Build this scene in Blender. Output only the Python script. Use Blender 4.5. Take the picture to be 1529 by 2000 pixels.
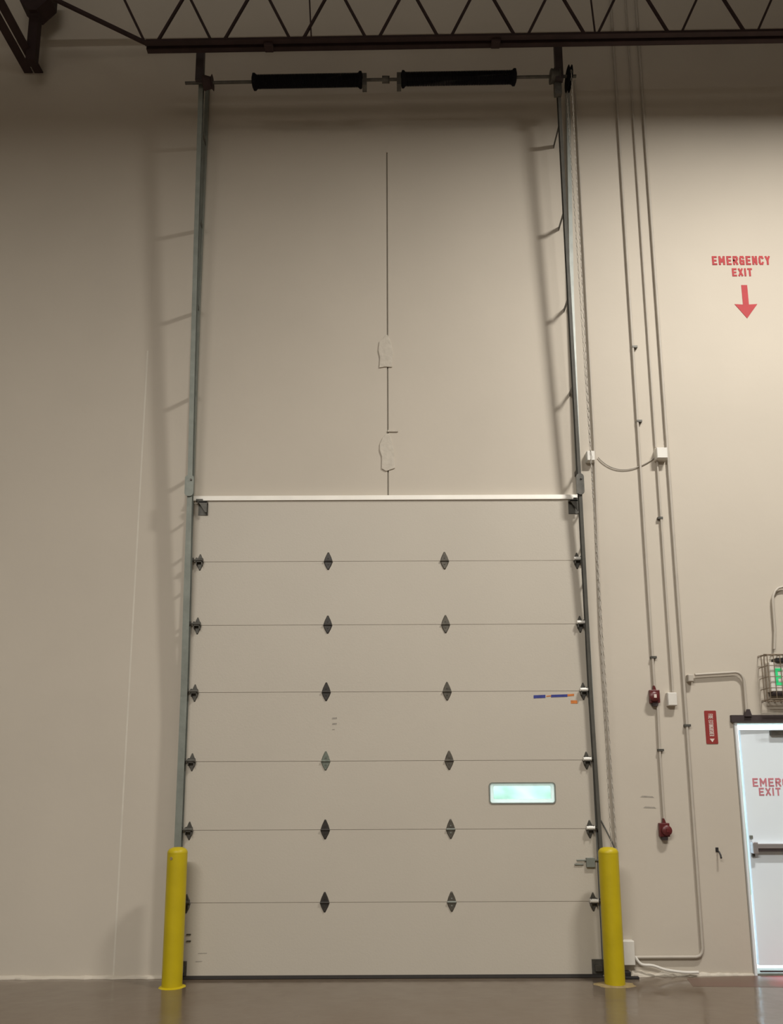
import bpy, bmesh, math, random
from mathutils import Vector, Matrix
random.seed(7)
PI = math.pi
for o in list(bpy.data.objects):
    bpy.data.objects.remove(o, do_unlink=True)
sc = bpy.context.scene
C = sc.collection

# ------------------------------------------------------------------ camera
# back wall is the plane y = 0, x runs right, z up, floor z = 0
IMG_W, IMG_H, F_PX = 1529.0, 2000.0, 1480.0
PPX, PPY = 764.5, 1285.0
CAM = Vector((0.0, -6.905, 1.60))
_u = Vector((727.0 - PPX, -7300.0 - PPY, F_PX)).normalized()      # world up seen from the camera (x right, y down, z ahead)
_r = (Vector((1, 0, 0)) - _u * _u.x).normalized()
_f = _u.cross(_r)
if _f.z < 0: _f = -_f
cd = bpy.data.cameras.new('camera')
cam = bpy.data.objects.new('camera', cd); C.objects.link(cam)
cx = Vector((_r.x, _f.x, _u.x)); cy = -Vector((_r.y, _f.y, _u.y)); cz = -Vector((_r.z, _f.z, _u.z))
M4 = Matrix((cx, cy, cz)).transposed().to_4x4(); M4.translation = CAM
cam.matrix_world = M4
cd.sensor_fit = 'HORIZONTAL'; cd.sensor_width = 36.0
cd.lens = F_PX / IMG_W * 36.0
cd.shift_y = (PPY - IMG_H / 2) / IMG_W
cd.clip_start = 0.05; cd.clip_end = 200
sc.camera = cam

def at(px, py, y=0.0):
    """point on the plane y that the photograph shows at pixel (px, py)"""
    d = Vector(((px - PPX) / F_PX, (py - PPY) / F_PX, 1.0))
    w = Vector((d.dot(_r), d.dot(_f), d.dot(_u)))
    t = (y - CAM.y) / w.y
    return CAM + w * t
def X(px, py, y=0.0): return at(px, py, y).x
def Z(px, py, y=0.0): return at(px, py, y).z

# ------------------------------------------------------------------ world, exposure
w = bpy.data.worlds.new('world'); sc.world = w; w.use_nodes = True
bg = w.node_tree.nodes['Background']
bg.inputs[0].default_value = (0.80, 0.92, 1.0, 1); bg.inputs[1].default_value = 3.2
sc.view_settings.view_transform = 'Standard'
try: sc.view_settings.look = 'None'
except Exception: pass
sc.view_settings.exposure = 0.0
sc.view_settings.gamma = 1.0
sc.view_settings.use_curve_mapping = False

# ------------------------------------------------------------------ lamps of the hall (bodies follow further down)
LAMP_COL = (1.0, 0.965, 0.905)
LAMPS = [  # x, y, z, watts, length along x
    (4.10, -3.60, 8.60, 505, 1.25),
    (-2.4, -10.5, 8.50, 1190, 6.0),
    (7.5, -13.0, 8.50, 160, 6.0),
]
def high_bay_lamp(x, y, z, watts, L):
    ld = bpy.data.lights.new('lamp_light', 'AREA'); ld.shape = 'RECTANGLE'
    ld.size = L; ld.size_y = 0.34; ld.energy = watts; ld.color = LAMP_COL
    lo = bpy.data.objects.new('lamp_light', ld); C.objects.link(lo)
    lo.location = (x, y, z - 0.012)
    if L > 2:      # added upward fill over the long rear lamps, to lift the dark upper wall
        ud = ld.copy(); ud.energy = watts * 0.60; uo = bpy.data.objects.new('uplight_fill', ud); C.objects.link(uo)
        uo.location = (x, y, z + 0.10); uo.rotation_euler = (PI, 0, 0)
    return lo
lamp_lights = [high_bay_lamp(*a) for a in LAMPS]

# ------------------------------------------------------------------ materials
def mat(name, col, rough=0.6, metal=0.0, noise=0.0, scale=6.0, bump=0.0, bscale=40.0, spec=0.5, coords='Object', stretch=(1, 1, 1), coat=0.0, detail=4):
    m = bpy.data.materials.new(name); m.use_nodes = True
    nt = m.node_tree; b = nt.nodes['Principled BSDF']
    b.inputs['Base Color'].default_value = (*col, 1); b.inputs['Roughness'].default_value = rough
    b.inputs['Metallic'].default_value = metal; b.inputs['Specular IOR Level'].default_value = spec
    b.inputs['Coat Weight'].default_value = coat
    tc = nt.nodes.new('ShaderNodeTexCoord'); mp = nt.nodes.new('ShaderNodeMapping')
    mp.inputs['Scale'].default_value = stretch
    nt.links.new(tc.outputs[coords], mp.inputs[0])
    if noise > 0:
        n = nt.nodes.new('ShaderNodeTexNoise'); n.inputs['Scale'].default_value = scale; n.inputs['Detail'].default_value = detail
        nt.links.new(mp.outputs[0], n.inputs['Vector'])
        r = nt.nodes.new('ShaderNodeValToRGB')
        r.color_ramp.elements[0].position = 0.3; r.color_ramp.elements[1].position = 0.7
        r.color_ramp.elements[0].color = (*[c * (1 - noise) for c in col], 1)
        r.color_ramp.elements[1].color = (*[min(1, c * (1 + noise)) for c in col], 1)
        nt.links.new(n.outputs['Fac'], r.inputs[0]); nt.links.new(r.outputs[0], b.inputs['Base Color'])
    if bump > 0:
        n2 = nt.nodes.new('ShaderNodeTexNoise'); n2.inputs['Scale'].default_value = bscale; n2.inputs['Detail'].default_value = 5
        nt.links.new(mp.outputs[0], n2.inputs['Vector'])
        bp = nt.nodes.new('ShaderNodeBump'); bp.inputs['Strength'].default_value = bump; bp.inputs['Distance'].default_value = 0.01
        nt.links.new(n2.outputs['Fac'], bp.inputs['Height']); nt.links.new(bp.outputs[0], b.inputs['Normal'])
    return m
def emis(name, col, s):
    m = bpy.data.materials.new(name); m.use_nodes = True
    b = m.node_tree.nodes['Principled BSDF']; b.inputs['Base Color'].default_value = (*col, 1)
    b.inputs['Emission Color'].default_value = (*col, 1); b.inputs['Emission Strength'].default_value = s
    return m
M = {}
M['wall'] = mat('painted_concrete', (0.545, 0.490, 0.410), 0.75, noise=0.03, scale=0.9, bump=0.12, bscale=14, spec=0.3)
M['sealant'] = mat('joint_sealant', (0.33, 0.30, 0.25), 0.8, noise=0.05, scale=8)
M['sealant_light'] = mat('light_joint_sealant', (0.62, 0.575, 0.49), 0.7, noise=0.05, scale=8)
M['patch'] = mat('patch_mortar', (0.55, 0.50, 0.42), 0.85, noise=0.06, scale=20, bump=0.5, bscale=30)
M['farwall'] = mat('far_wall_paint', (0.56, 0.53, 0.46), 0.8, noise=0.05, scale=1)
M['deck'] = mat('roof_deck', (0.24, 0.22, 0.20), 0.8, noise=0.1, scale=2)
M['door'] = mat('door_paint', (0.515, 0.468, 0.392), 0.5, noise=0.02, scale=1.1, bump=0.10, bscale=60, spec=0.4)
M['seam'] = mat('seam_gasket_grey', (0.42, 0.38, 0.32), 0.8)
M['seal_white'] = mat('white_seal', (0.86, 0.82, 0.74), 0.5, noise=0.04, scale=5)
M['rubber'] = mat('black_rubber', (0.025, 0.021, 0.018), 0.8, noise=0.1, scale=20)
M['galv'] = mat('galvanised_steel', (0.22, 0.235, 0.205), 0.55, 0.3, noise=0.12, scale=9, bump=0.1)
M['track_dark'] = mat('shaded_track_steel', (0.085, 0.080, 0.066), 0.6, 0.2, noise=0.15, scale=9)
M['angle'] = mat('lit_galvanised_angle', (0.40, 0.42, 0.39), 0.5, 0.3, noise=0.1, scale=9)  # right wall angle, its lit look put into a lighter colour
M['galv_dark'] = mat('dull_steel', (0.10, 0.095, 0.082), 0.55, 0.5, noise=0.2, scale=20)
M['hinge_dark'] = mat('dark_hinge_steel', (0.036, 0.031, 0.026), 0.5, 0.2, noise=0.25, scale=30)
M['hinge_mid'] = mat('mid_hinge_steel', (0.105, 0.094, 0.075), 0.5, 0.4, noise=0.25, scale=30)  # medium steel tone for the right-hand hinges and the handle slots
M['hinge_green'] = mat('pale_hinge_steel', (0.17, 0.19, 0.155), 0.5, 0.4, noise=0.25, scale=30)
M['roller'] = mat('lit_sleeve_white', (0.80, 0.78, 0.72), 0.4, noise=0.04, scale=10)
M['spring'] = mat('black_spring_steel', (0.006, 0.006, 0.008), 0.85, 0.0, noise=0.2, scale=20, spec=0.15)
M['primer'] = mat('red_primer_steel', (0.034, 0.017, 0.016), 0.8, 0.0, noise=0.2, scale=7)
M['yellow'] = mat('yellow_paint', (0.50, 0.385, 0.006), 0.45, noise=0.06, scale=5, bump=0.15, bscale=20, spec=0.4)
M['yellow_scuff'] = mat('yellow_scuff', (0.27, 0.20, 0.09), 0.7, noise=0.2, scale=20)
M['conduit'] = mat('painted_conduit', (0.47, 0.425, 0.36), 0.55, noise=0.05, scale=8)
M['whitebox'] = mat('white_box_paint', (0.70, 0.67, 0.61), 0.5, noise=0.04, scale=8)
M['cable'] = mat('grey_cable', (0.36, 0.33, 0.28), 0.6, noise=0.05, scale=8)
M['red'] = mat('red_device_plastic', (0.115, 0.016, 0.016), 0.4, noise=0.08, scale=12)
M['redpaint'] = mat('red_wall_paint', (0.42, 0.045, 0.05), 0.75, noise=0.10, scale=9)
M['redsign'] = mat('red_sign_vinyl', (0.27, 0.03, 0.026), 0.5, noise=0.08, scale=12)
M['signwhite'] = mat('sign_white', (0.72, 0.60, 0.54), 0.5, noise=0.05, scale=12)
M['black'] = mat('black_metal', (0.02, 0.018, 0.018), 0.5, noise=0.1, scale=12)
M['darkframe'] = mat('dark_header', (0.045, 0.032, 0.032), 0.6, noise=0.15, scale=8)
M['leaf'] = mat('white_door_enamel', (0.84, 0.93, 1.0), 0.35, noise=0.02, scale=2, spec=0.5)
M['framepaint'] = mat('frame_enamel', (0.80, 0.85, 0.88), 0.4, noise=0.02, scale=3)
M['jamb'] = mat('jamb_edge_paint', (0.40, 0.40, 0.38), 0.5, noise=0.05, scale=5)
M['chrome'] = mat('brushed_aluminium', (0.62, 0.60, 0.62), 0.35, 0.8, noise=0.06, scale=10, stretch=(1, 20, 20))
M['cage'] = mat('cage_wire', (0.22, 0.17, 0.12), 0.5, 0.3, noise=0.15, scale=20)
M['exit_green'] = emis('exit_letter_glow', (0.03, 0.50, 0.17), 0.5)
M['blue'] = mat('blue_tape', (0.03, 0.04, 0.22), 0.6, noise=0.15, scale=40)
M['orange'] = mat('orange_tape', (0.55, 0.17, 0.03), 0.6, noise=0.15, scale=40)
M['mark'] = mat('grey_scuff', (0.33, 0.30, 0.255), 0.8, noise=0.15, scale=30)
M['grass'] = mat('grass', (0.13, 0.27, 0.10), 0.9, noise=0.3, scale=9)
M['apron'] = mat('outdoor_concrete', (0.60, 0.60, 0.58), 0.8, noise=0.06, scale=3)
M['redpink'] = mat('faded_red_paint', (0.60, 0.22, 0.26), 0.7, noise=0.12, scale=9)
M['hedge'] = mat('hedge_leaves', (0.42, 0.62, 0.50), 0.8, noise=0.35, scale=1.6)
M['lens'] = emis('lamp_lens_glow', (1.0, 0.95, 0.85), 3.0)
M['housing'] = mat('lamp_housing', (0.7, 0.7, 0.7), 0.5, noise=0.03, scale=5)

def glass_mat():
    m = bpy.data.materials.new('cloudy_glazing'); m.use_nodes = True
    nt = m.node_tree; b = nt.nodes['Principled BSDF']
    b.inputs['Base Color'].default_value = (0.93, 1.0, 0.96, 1); b.inputs['Roughness'].default_value = 0.12
    b.inputs['Transmission Weight'].default_value = 1.0; b.inputs['IOR'].default_value = 1.08
    n = nt.nodes.new('ShaderNodeTexNoise'); n.inputs['Scale'].default_value = 18
    bp = nt.nodes.new('ShaderNodeBump'); bp.inputs['Strength'].default_value = 0.3
    nt.links.new(n.outputs['Fac'], bp.inputs['Height']); nt.links.new(bp.outputs[0], b.inputs['Normal'])
    return m
M['glass'] = glass_mat()
def translucent_white():
    m = bpy.data.materials.new('translucent_white_trim'); m.use_nodes = True
    nt = m.node_tree; out = nt.nodes['Material Output']; nt.nodes.remove(nt.nodes['Principled BSDF'])
    t = nt.nodes.new('ShaderNodeBsdfTranslucent'); d = nt.nodes.new('ShaderNodeBsdfDiffuse'); mx = nt.nodes.new('ShaderNodeMixShader')
    n = nt.nodes.new('ShaderNodeTexNoise'); n.inputs['Scale'].default_value = 10
    r = nt.nodes.new('ShaderNodeValToRGB'); r.color_ramp.elements[0].color = (0.86, 0.95, 0.92, 1); r.color_ramp.elements[1].color = (0.95, 0.97, 0.95, 1)
    nt.links.new(n.outputs['Fac'], r.inputs[0]); nt.links.new(r.outputs[0], t.inputs[0]); nt.links.new(r.outputs[0], d.inputs[0])
    mx.inputs[0].default_value = 0.35
    nt.links.new(t.outputs[0], mx.inputs[1]); nt.links.new(d.outputs[0], mx.inputs[2]); nt.links.new(mx.outputs[0], out.inputs[0])
    return m
M['trim'] = translucent_white()

def floor_mat():
    m = bpy.data.materials.new('sealed_concrete'); m.use_nodes = True
    nt = m.node_tree; b = nt.nodes['Principled BSDF']
    tc = nt.nodes.new('ShaderNodeTexCoord')
    n = nt.nodes.new('ShaderNodeTexNoise'); n.inputs['Scale'].default_value = 0.9; n.inputs['Detail'].default_value = 7; n.inputs['Roughness'].default_value = 0.6
    n2 = nt.nodes.new('ShaderNodeTexNoise'); n2.inputs['Scale'].default_value = 5; n2.inputs['Detail'].default_value = 6
    for q in (n, n2): nt.links.new(tc.outputs['Object'], q.inputs['Vector'])
    r = nt.nodes.new('ShaderNodeValToRGB'); e = r.color_ramp.elements
    e[0].position = 0.32; e[0].color = (0.122, 0.086, 0.057, 1); e[1].position = 0.70; e[1].color = (0.158, 0.125, 0.094, 1)
    nt.links.new(n.outputs['Fac'], r.inputs[0]); nt.links.new(r.outputs[0], b.inputs['Base Color'])
    rr = nt.nodes.new('ShaderNodeValToRGB'); e = rr.color_ramp.elements
    e[0].position = 0.35; e[0].color = (0.09,) * 3 + (1,); e[1].position = 0.7; e[1].color = (0.24,) * 3 + (1,)
    nt.links.new(n2.outputs['Fac'], rr.inputs[0]); nt.links.new(rr.outputs[0], b.inputs['Roughness'])
    bp = nt.nodes.new('ShaderNodeBump'); bp.inputs['Strength'].default_value = 0.12; bp.inputs['Distance'].default_value = 0.02
    nt.links.new(n2.outputs['Fac'], bp.inputs['Height']); nt.links.new(bp.outputs[0], b.inputs['Normal'])
    b.inputs['Specular IOR Level'].default_value = 0.85
    return m
M['floor'] = floor_mat()

# ------------------------------------------------------------------ mesh helpers
def BM(): return bmesh.new()
def box(bm, x0, x1, y0, y1, z0, z1, mtx=None):
    v = [bm.verts.new(p) for p in ((x0, y0, z0), (x1, y0, z0), (x1, y1, z0), (x0, y1, z0), (x0, y0, z1), (x1, y0, z1), (x1, y1, z1), (x0, y1, z1))]
    for f in ((0, 3, 2, 1), (4, 5, 6, 7), (0, 1, 5, 4), (1, 2, 6, 5), (2, 3, 7, 6), (3, 0, 4, 7)): bm.faces.new([v[i] for i in f])
    if mtx is not None:
        for q in v: q.co = mtx @ q.co
    return v
def frame_of(d):
    d = d.normalized(); a = Vector((0, 0, 1)) if abs(d.z) < 0.9 else Vector((1, 0, 0))
    s = d.cross(a).normalized(); return s, s.cross(d).normalized()
def tube(bm, pts, r, n=10, cap=True):
    pts = [Vector(p) for p in pts]; rings = []; s = None
    for i, p in enumerate(pts):
        d = (pts[min(i + 1, len(pts) - 1)] - pts[max(i - 1, 0)]).normalized()
        if s is None: s, t = frame_of(d)
        else:
            s = (s - d * s.dot(d)).normalized(); t = s.cross(d)
        rad = r[i] if isinstance(r, (list, tuple)) else r
        rings.append([bm.verts.new(p + (s * math.cos(2 * PI * k / n) + t * math.sin(2 * PI * k / n)) * rad) for k in range(n)])
    for a, b in zip(rings, rings[1:]):
        for k in range(n): bm.faces.new((a[k], a[(k + 1) % n], b[(k + 1) % n], b[k]))
    if cap:
        bm.faces.new(rings[0][::-1]); bm.faces.new(rings[-1])
def bar(bm, a, b, w, d):
    """rectangular bar from a to b, w across (horizontal), d the other way"""
    a = Vector(a); b = Vector(b); ax = (b - a).normalized()
    s = ax.cross(Vector((0, 1, 0)))
    if s.length < 0.01: s = ax.cross(Vector((0, 0, 1)))
    s.normalize(); t = s.cross(ax)
    vs = [[bm.verts.new(p + s * i * w / 2 + t * j * d / 2) for i, j in ((-1, -1), (1, -1), (1, 1), (-1, 1))] for p in (a, b)]
    for k in range(4): bm.faces.new((vs[0][k], vs[0][(k + 1) % 4], vs[1][(k + 1) % 4], vs[1][k]))
    bm.faces.new(vs[0][::-1]); bm.faces.new(vs[1])
def prism_xz(bm, pts, y0, y1):
    """polygon in the x-z plane given thickness from y0 to y1"""
    a = [bm.verts.new((p[0], y0, p[1])) for p in pts]; b = [bm.verts.new((p[0], y1, p[1])) for p in pts]
    bm.faces.new(a); bm.faces.new(b[::-1]); n = len(pts)
    for k in range(n): bm.faces.new((a[k], b[k], b[(k + 1) % n], a[(k + 1) % n]))
def loft(bm, profs):
    rows = [[bm.verts.new(p) for p in pr] for pr in profs]; n = len(rows[0])
    for a, b in zip(rows, rows[1:]):
        for k in range(n): bm.faces.new((a[k], a[(k + 1) % n], b[(k + 1) % n], b[k]))
    bm.faces.new(rows[0][::-1]); bm.faces.new(rows[-1])
def revolve(bm, prof, cx, cy, z0=0, n=32):
    rings = []
    for r, z in prof:
        if r < 1e-4: rings.append([bm.verts.new((cx, cy, z0 + z))])
        else: rings.append([bm.verts.new((cx + r * math.cos(2 * PI * k / n), cy + r * math.sin(2 * PI * k / n), z0 + z)) for k in range(n)])
    for a, b in zip(rings, rings[1:]):
        for k in range(n):
            if len(a) == 1: bm.faces.new((a[0], b[(k + 1) % n], b[k])) if len(b) > 1 else None
            elif len(b) == 1: bm.faces.new((a[k], a[(k + 1) % n], b[0]))
            else: bm.faces.new((a[k], a[(k + 1) % n], b[(k + 1) % n], b[k]))
def obj(name, bm, m, parent=None, smooth=False, bevel=0.0, label=None):
    bmesh.ops.recalc_face_normals(bm, faces=bm.faces[:])
    me = bpy.data.meshes.new(name); bm.to_mesh(me); bm.free()
    if m is not None: me.materials.append(m)
    if smooth:
        for p in me.polygons: p.use_smooth = True
        try: me.set_sharp_from_angle(angle=math.radians(40))
        except Exception: pass
    o = bpy.data.objects.new(name, me); C.objects.link(o)
    if parent is not None:
        o.parent = parent; o.matrix_parent_inverse = parent_world(parent).inverted()
    if bevel > 0:
        md = o.modifiers.new('bevel', 'BEVEL'); md.width = bevel; md.segments = 2; md.limit_method = 'ANGLE'
    if label: o['label'] = label
    return o
WORLD = {}
def parent_world(p):
    m = Matrix.Translation(p.location) if p.type == 'EMPTY' else Matrix.Identity(4)
    return m
def thing(name, label, cat, loc=(0, 0, 0), group=None):
    o = bpy.data.objects.new(name, None); C.objects.link(o); o.location = loc
    o.empty_display_size = 0.1
    o['label'] = label; o['category'] = cat
    if group: o['group'] = group
    return o
def tag(o, label, cat, group=None):
    o['label'] = label; o['category'] = cat
    if group: o['group'] = group
    return o
def struct(name, bm, m, **k):
    o = obj(name, bm, m, **k); o['kind'] = 'structure'; return o
def sempty(name, loc=(0, 0, 0)):
    o = bpy.data.objects.new(name, None); C.objects.link(o); o.location = loc; o['kind'] = 'structure'; return o
STROKES = {   # block capitals as strokes on a unit square
    'E': [((0, 0), (0, 1)), ((0, 0), (1, 0)), ((0, .5), (.85, .5)), ((0, 1), (1, 1))],
    'F': [((0, 0), (0, 1)), ((0, .5), (.85, .5)), ((0, 1), (1, 1))],
    'M': [((0, 0), (0, 1)), ((1, 0), (1, 1)), ((0, 1), (.5, .35)), ((.5, .35), (1, 1))],
    'R': [((0, 0), (0, 1)), ((0, 1), (.75, 1)), ((.75, 1), (1, .87)), ((1, .87), (1, .63)), ((1, .63), (.75, .5)), ((0, .5), (.75, .5)), ((.5, .5), (1, 0))],
    'G': [((1, .85), (.8, 1)), ((.8, 1), (.2, 1)), ((.2, 1), (0, .8)), ((0, .8), (0, .2)), ((0, .2), (.2, 0)), ((.2, 0), (1, 0)), ((1, 0), (1, .45)), ((.6, .45), (1, .45))],
    'N': [((0, 0), (0, 1)), ((1, 0), (1, 1)), ((0, 1), (1, 0))],
    'C': [((1, .82), (.8, 1)), ((.8, 1), (.2, 1)), ((.2, 1), (0, .8)), ((0, .8), (0, .2)), ((0, .2), (.2, 0)), ((.2, 0), (.8, 0)), ((.8, 0), (1, .18))],
    'Y': [((0, 1), (.5, .5)), ((1, 1), (.5, .5)), ((.5, .5), (.5, 0))],
    'X': [((0, 0), (1, 1)), ((0, 1), (1, 0))],
    'I': [((.5, 0), (.5, 1))],
    'T': [((0, 1), (1, 1)), ((.5, 0), (.5, 1))],
    'O': [((.2, 1), (.8, 1)), ((.8, 1), (1, .8)), ((1, .8), (1, .2)), ((1, .2), (.8, 0)), ((.8, 0), (.2, 0)), ((.2, 0), (0, .2)), ((0, .2), (0, .8)), ((0, .8), (.2, 1))],
    'L': [((0, 0), (0, 1)), ((0, 0), (1, 0))],
    'U': [((0, 1), (0, .2)), ((0, .2), (.2, 0)), ((.2, 0), (.8, 0)), ((.8, 0), (1, .2)), ((1, .2), (1, 1))],
    'S': [((1, .85), (.8, 1)), ((.8, 1), (.2, 1)), ((.2, 1), (0, .8)), ((0, .8), (.15, .55)), ((.15, .55), (.85, .45)), ((.85, .45), (1, .2)), ((1, .2), (.8, 0)), ((.8, 0), (.2, 0)), ((.2, 0), (0, .15))],
    'H': [((0, 0), (0, 1)), ((1, 0), (1, 1)), ((0, .5), (1, .5))],
}
def lettering(name, text, size, cx, z, y, m, parent=None, width=None, depth=0.002, bold=0.0, rot=0.0, squeeze=0.78):
    cells = [0.5 if c == 'I' else 0.6 if c == ' ' else 1.25 if c == 'M' else 1.0 for c in text]
    unit = width / sum(cells); u = -width / 2; b = BM(); R2 = Matrix.Rotation(rot, 3, 'Y'); th = size * (0.17 + bold)
    n = 0
    for c, k in zip(text, cells):
        wc = unit * k; th_ = min(th, wc * (0.62 if c == 'I' else 0.30))
        for (p, q) in STROKES.get(c, []):
            lw = wc * squeeze - th_; lh = size - th_
            a = Vector((u + wc / 2 + (p[0] - .5) * lw, 0, (p[1] - .5) * lh)); e = Vector((u + wc / 2 + (q[0] - .5) * lw, 0, (q[1] - .5) * lh))
            d = (e - a).normalized() * th_ * 0.45; a -= d; e += d; nrm = Vector((-d.z, 0, d.x)).normalized() * th_ / 2
            n += 1; dy = depth / 2 + (n % 5) * 0.00004
            vs = [[b.verts.new(R2 @ (pt_ + nrm * sg + Vector((0, yy, 0))) + Vector((cx, y, z))) for pt_, sg in ((a, -1), (e, -1), (e, 1), (a, 1))] for yy in (-dy, dy)]
            b.faces.new(vs[0]); b.faces.new(vs[1][::-1])
            for t_ in range(4): b.faces.new((vs[0][t_], vs[1][t_], vs[1][(t_ + 1) % 4], vs[0][(t_ + 1) % 4]))
        u += wc
    return obj(name, b, m, parent)

# ------------------------------------------------------------------ the hall: floor, walls, roof
RX, RY, RZ = 15.0, -26.0, 10.75
T = 0.20
b = BM(); box(b, -RX, RX, RY, 0.0, -0.15, 0.0); box(b, -RX, RX, 0.0, T, -0.15, -0.002)
struct('floor', b, M['floor'])
b = BM(); box(b, -RX, RX, RY, T, RZ, RZ + 0.15)
for k in range(60): box(b, -RX + k * 0.5, -RX + k * 0.5 + 0.22, RY, -0.01, RZ - 0.05, RZ)
struct('ceiling', b, M['deck'])
b = BM(); box(b, -RX - T, -RX, RY, T, 0, RZ + .15); struct('wall_left', b, M['farwall'])
b = BM(); box(b, RX, RX + T, RY, T, 0, RZ + .15); struct('wall_right', b, M['farwall'])
b = BM(); box(b, -RX - T, RX + T, RY - T, RY, 0, RZ + .15); struct('wall_rear', b, M['farwall'])

JL = -2.405; JC = X(757, 700)                       # joints between the concrete panels
DL, DR, DH = -1.72, 1.66, 4.28                       # clear opening behind the big door
EL, ER, EH = 3.135, 4.10, 2.19                       # opening of the exit door
wb = sempty('wall_back')
g = 0.007
b = BM(); prism_xz(b, [(-RX, 0), (JL - g, 0), (JL - g, RZ), (-RX, RZ)], 0, T); obj('wall_panel', b, M['wall'], wb)
b = BM(); prism_xz(b, [(JL + g, 0), (DL, 0), (DL, DH), (JC - g, DH), (JC - g, RZ), (JL + g, RZ)], 0, T); obj('wall_panel', b, M['wall'], wb)
b = BM(); prism_xz(b, [(DR, 0), (EL, 0), (EL, EH), (ER, EH), (ER, 0), (RX, 0), (RX, RZ), (JC + g, RZ), (JC + g, DH), (DR, DH)], 0, T); obj('wall_panel', b, M['wall'], wb)
b = BM(); box(b, JL - g, JL + g, -0.0008, T, 0, 5.9); obj('joint_sealant', b, M['sealant_light'], wb)
b = BM(); box(b, JL - g, JL + g, -0.0005, T, 5.9, RZ); obj('joint_sealant', b, M['wall'], wb)  # wall colour up here stands in for the shadow that hides the joint
b = BM(); box(b, JC - g, JC + g, 0.014, T, DH, 8.15); obj('joint_sealant', b, M['sealant'], wb)
b = BM(); box(b, JC - g, JC + g, -0.0005, T, 8.15, RZ); obj('joint_sealant', b, M['wall'], wb)  # wall colour again, for the joint lost in the dark under the roof
# mortar patches over the weld plates in the joint
th_n = [4, 3]
def patch(pts, th):
    b = BM(); P = [(X(px, py) + random.uniform(-.002, .002), Z(px, py)) for px, py in pts]
    prism_xz(b, P, -th, -0.0005); struct('trim_%d' % th_n.pop(), b, M['patch'], bevel=0.003)
patch([(741, 668), (748, 662), (753, 655), (757, 655), (763, 668), (768, 690), (766, 718), (753, 717), (741, 719), (742, 700), (739, 685)], 0.011)
patch([(742, 868), (747, 856), (752, 849), (759, 847), (764, 858), (769, 880), (771, 915), (762, 918), (754, 921), (745, 916), (746, 893), (741, 880)], 0.011)
b = BM(); prism_xz(b, [(X(757, 841), Z(757, 841)), (X(777, 841), Z(777, 841)), (X(777, 844), Z(777, 844)), (X(757, 844), Z(757, 844))], -0.012, -0.0005)
struct('trim_5', b, M['patch'])
# two faint grey scuffs beside the lower red device, and the ragged grout along the foot of the wall
for (a, c, yy) in ((1250, 1277, 1556), (1256, 1281, 1577)):
    b = BM(); prism_xz(b, [(X(a, yy), Z(a, yy + 1)), (X(c, yy), Z(c, yy + 2)), (X(c - 3, yy), Z(c, yy - 1)), (X(a + 4, yy), Z(a, yy - 2))], -0.0015, 0.002)
    obj('scuff_mark', b, M['mark'], wb)
b = BM(); n = 70; pr = []
for k in range(n + 1):
    x = -6.0 + (DL - 0.08 + 6.0) * k / n; d = 0.03 + 0.02 * random.random() + (0.02 if k < 20 else 0); h = 0.018 + 0.012 * random.random()
    pr.append([(x, 0.005, -0.01), (x, -d, -0.01), (x, -d * 0.8, h * 0.4), (x, -0.01, h), (x, 0.005, h)])
loft(b, pr); struct('trim_1', b, M['wall'])
b = BM(); n = 30; pr = []
for k in range(n + 1):
    x = 2.0 + (EL - 0.02 - 2.0) * k / n; d = 0.02 + 0.04 * random.random() * (1 - k / n); h = 0.015 + 0.04 * random.random() * (1 - k / n)
    pr.append([(x, 0.005, -0.01), (x, -d, -0.01), (x, -d * 0.8, h * 0.4), (x, -0.01, h), (x, 0.005, h)])
loft(b, pr); struct('trim_2', b, M['patch'])

# outside: lawn and a hedge seen through the little window, and daylight in the gap of the exit door
b = BM(); box(b, -30, 30, T + 0.01, 40, -0.3, -0.05); lawn = obj('lawn', b, M['grass']); lawn['kind'] = 'structure'
b = BM(); box(b, -8, 12, T + 0.01, 5.0, -0.06, -0.01); apron = obj('outdoor_paving', b, M['apron']); apron['kind'] = 'structure'
b = BM(); rows = []
for i in range(41):
    row = []
    for j in range(9):
        x = -4 + i * 0.3; z = -0.05 + j * 0.3
        row.append(b.verts.new((x, 7.0 + 0.3 * math.sin(x * 3.1 + j) + random.uniform(-.12, .12) + 0.04 * j * j, z + (0.25 * math.sin(x * 1.7) if j == 8 else 0))))
    rows.append(row)
back = [[b.verts.new((v.co.x, 9.4, v.co.z)) for v in row] for row in rows]
for i in range(40):
    for j in range(8):
        b.faces.new((rows[i][j], rows[i + 1][j], rows[i + 1][j + 1], rows[i][j + 1])); b.faces.new((back[i][j], back[i][j + 1], back[i + 1][j + 1], back[i + 1][j]))
    b.faces.new((rows[i][8], rows[i + 1][8], back[i + 1][8], back[i][8]))
tag(obj('hedge', b, M['hedge'], smooth=True), 'pale green hedge outdoors, seen through the small window in the overhead door', 'hedge')

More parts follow.
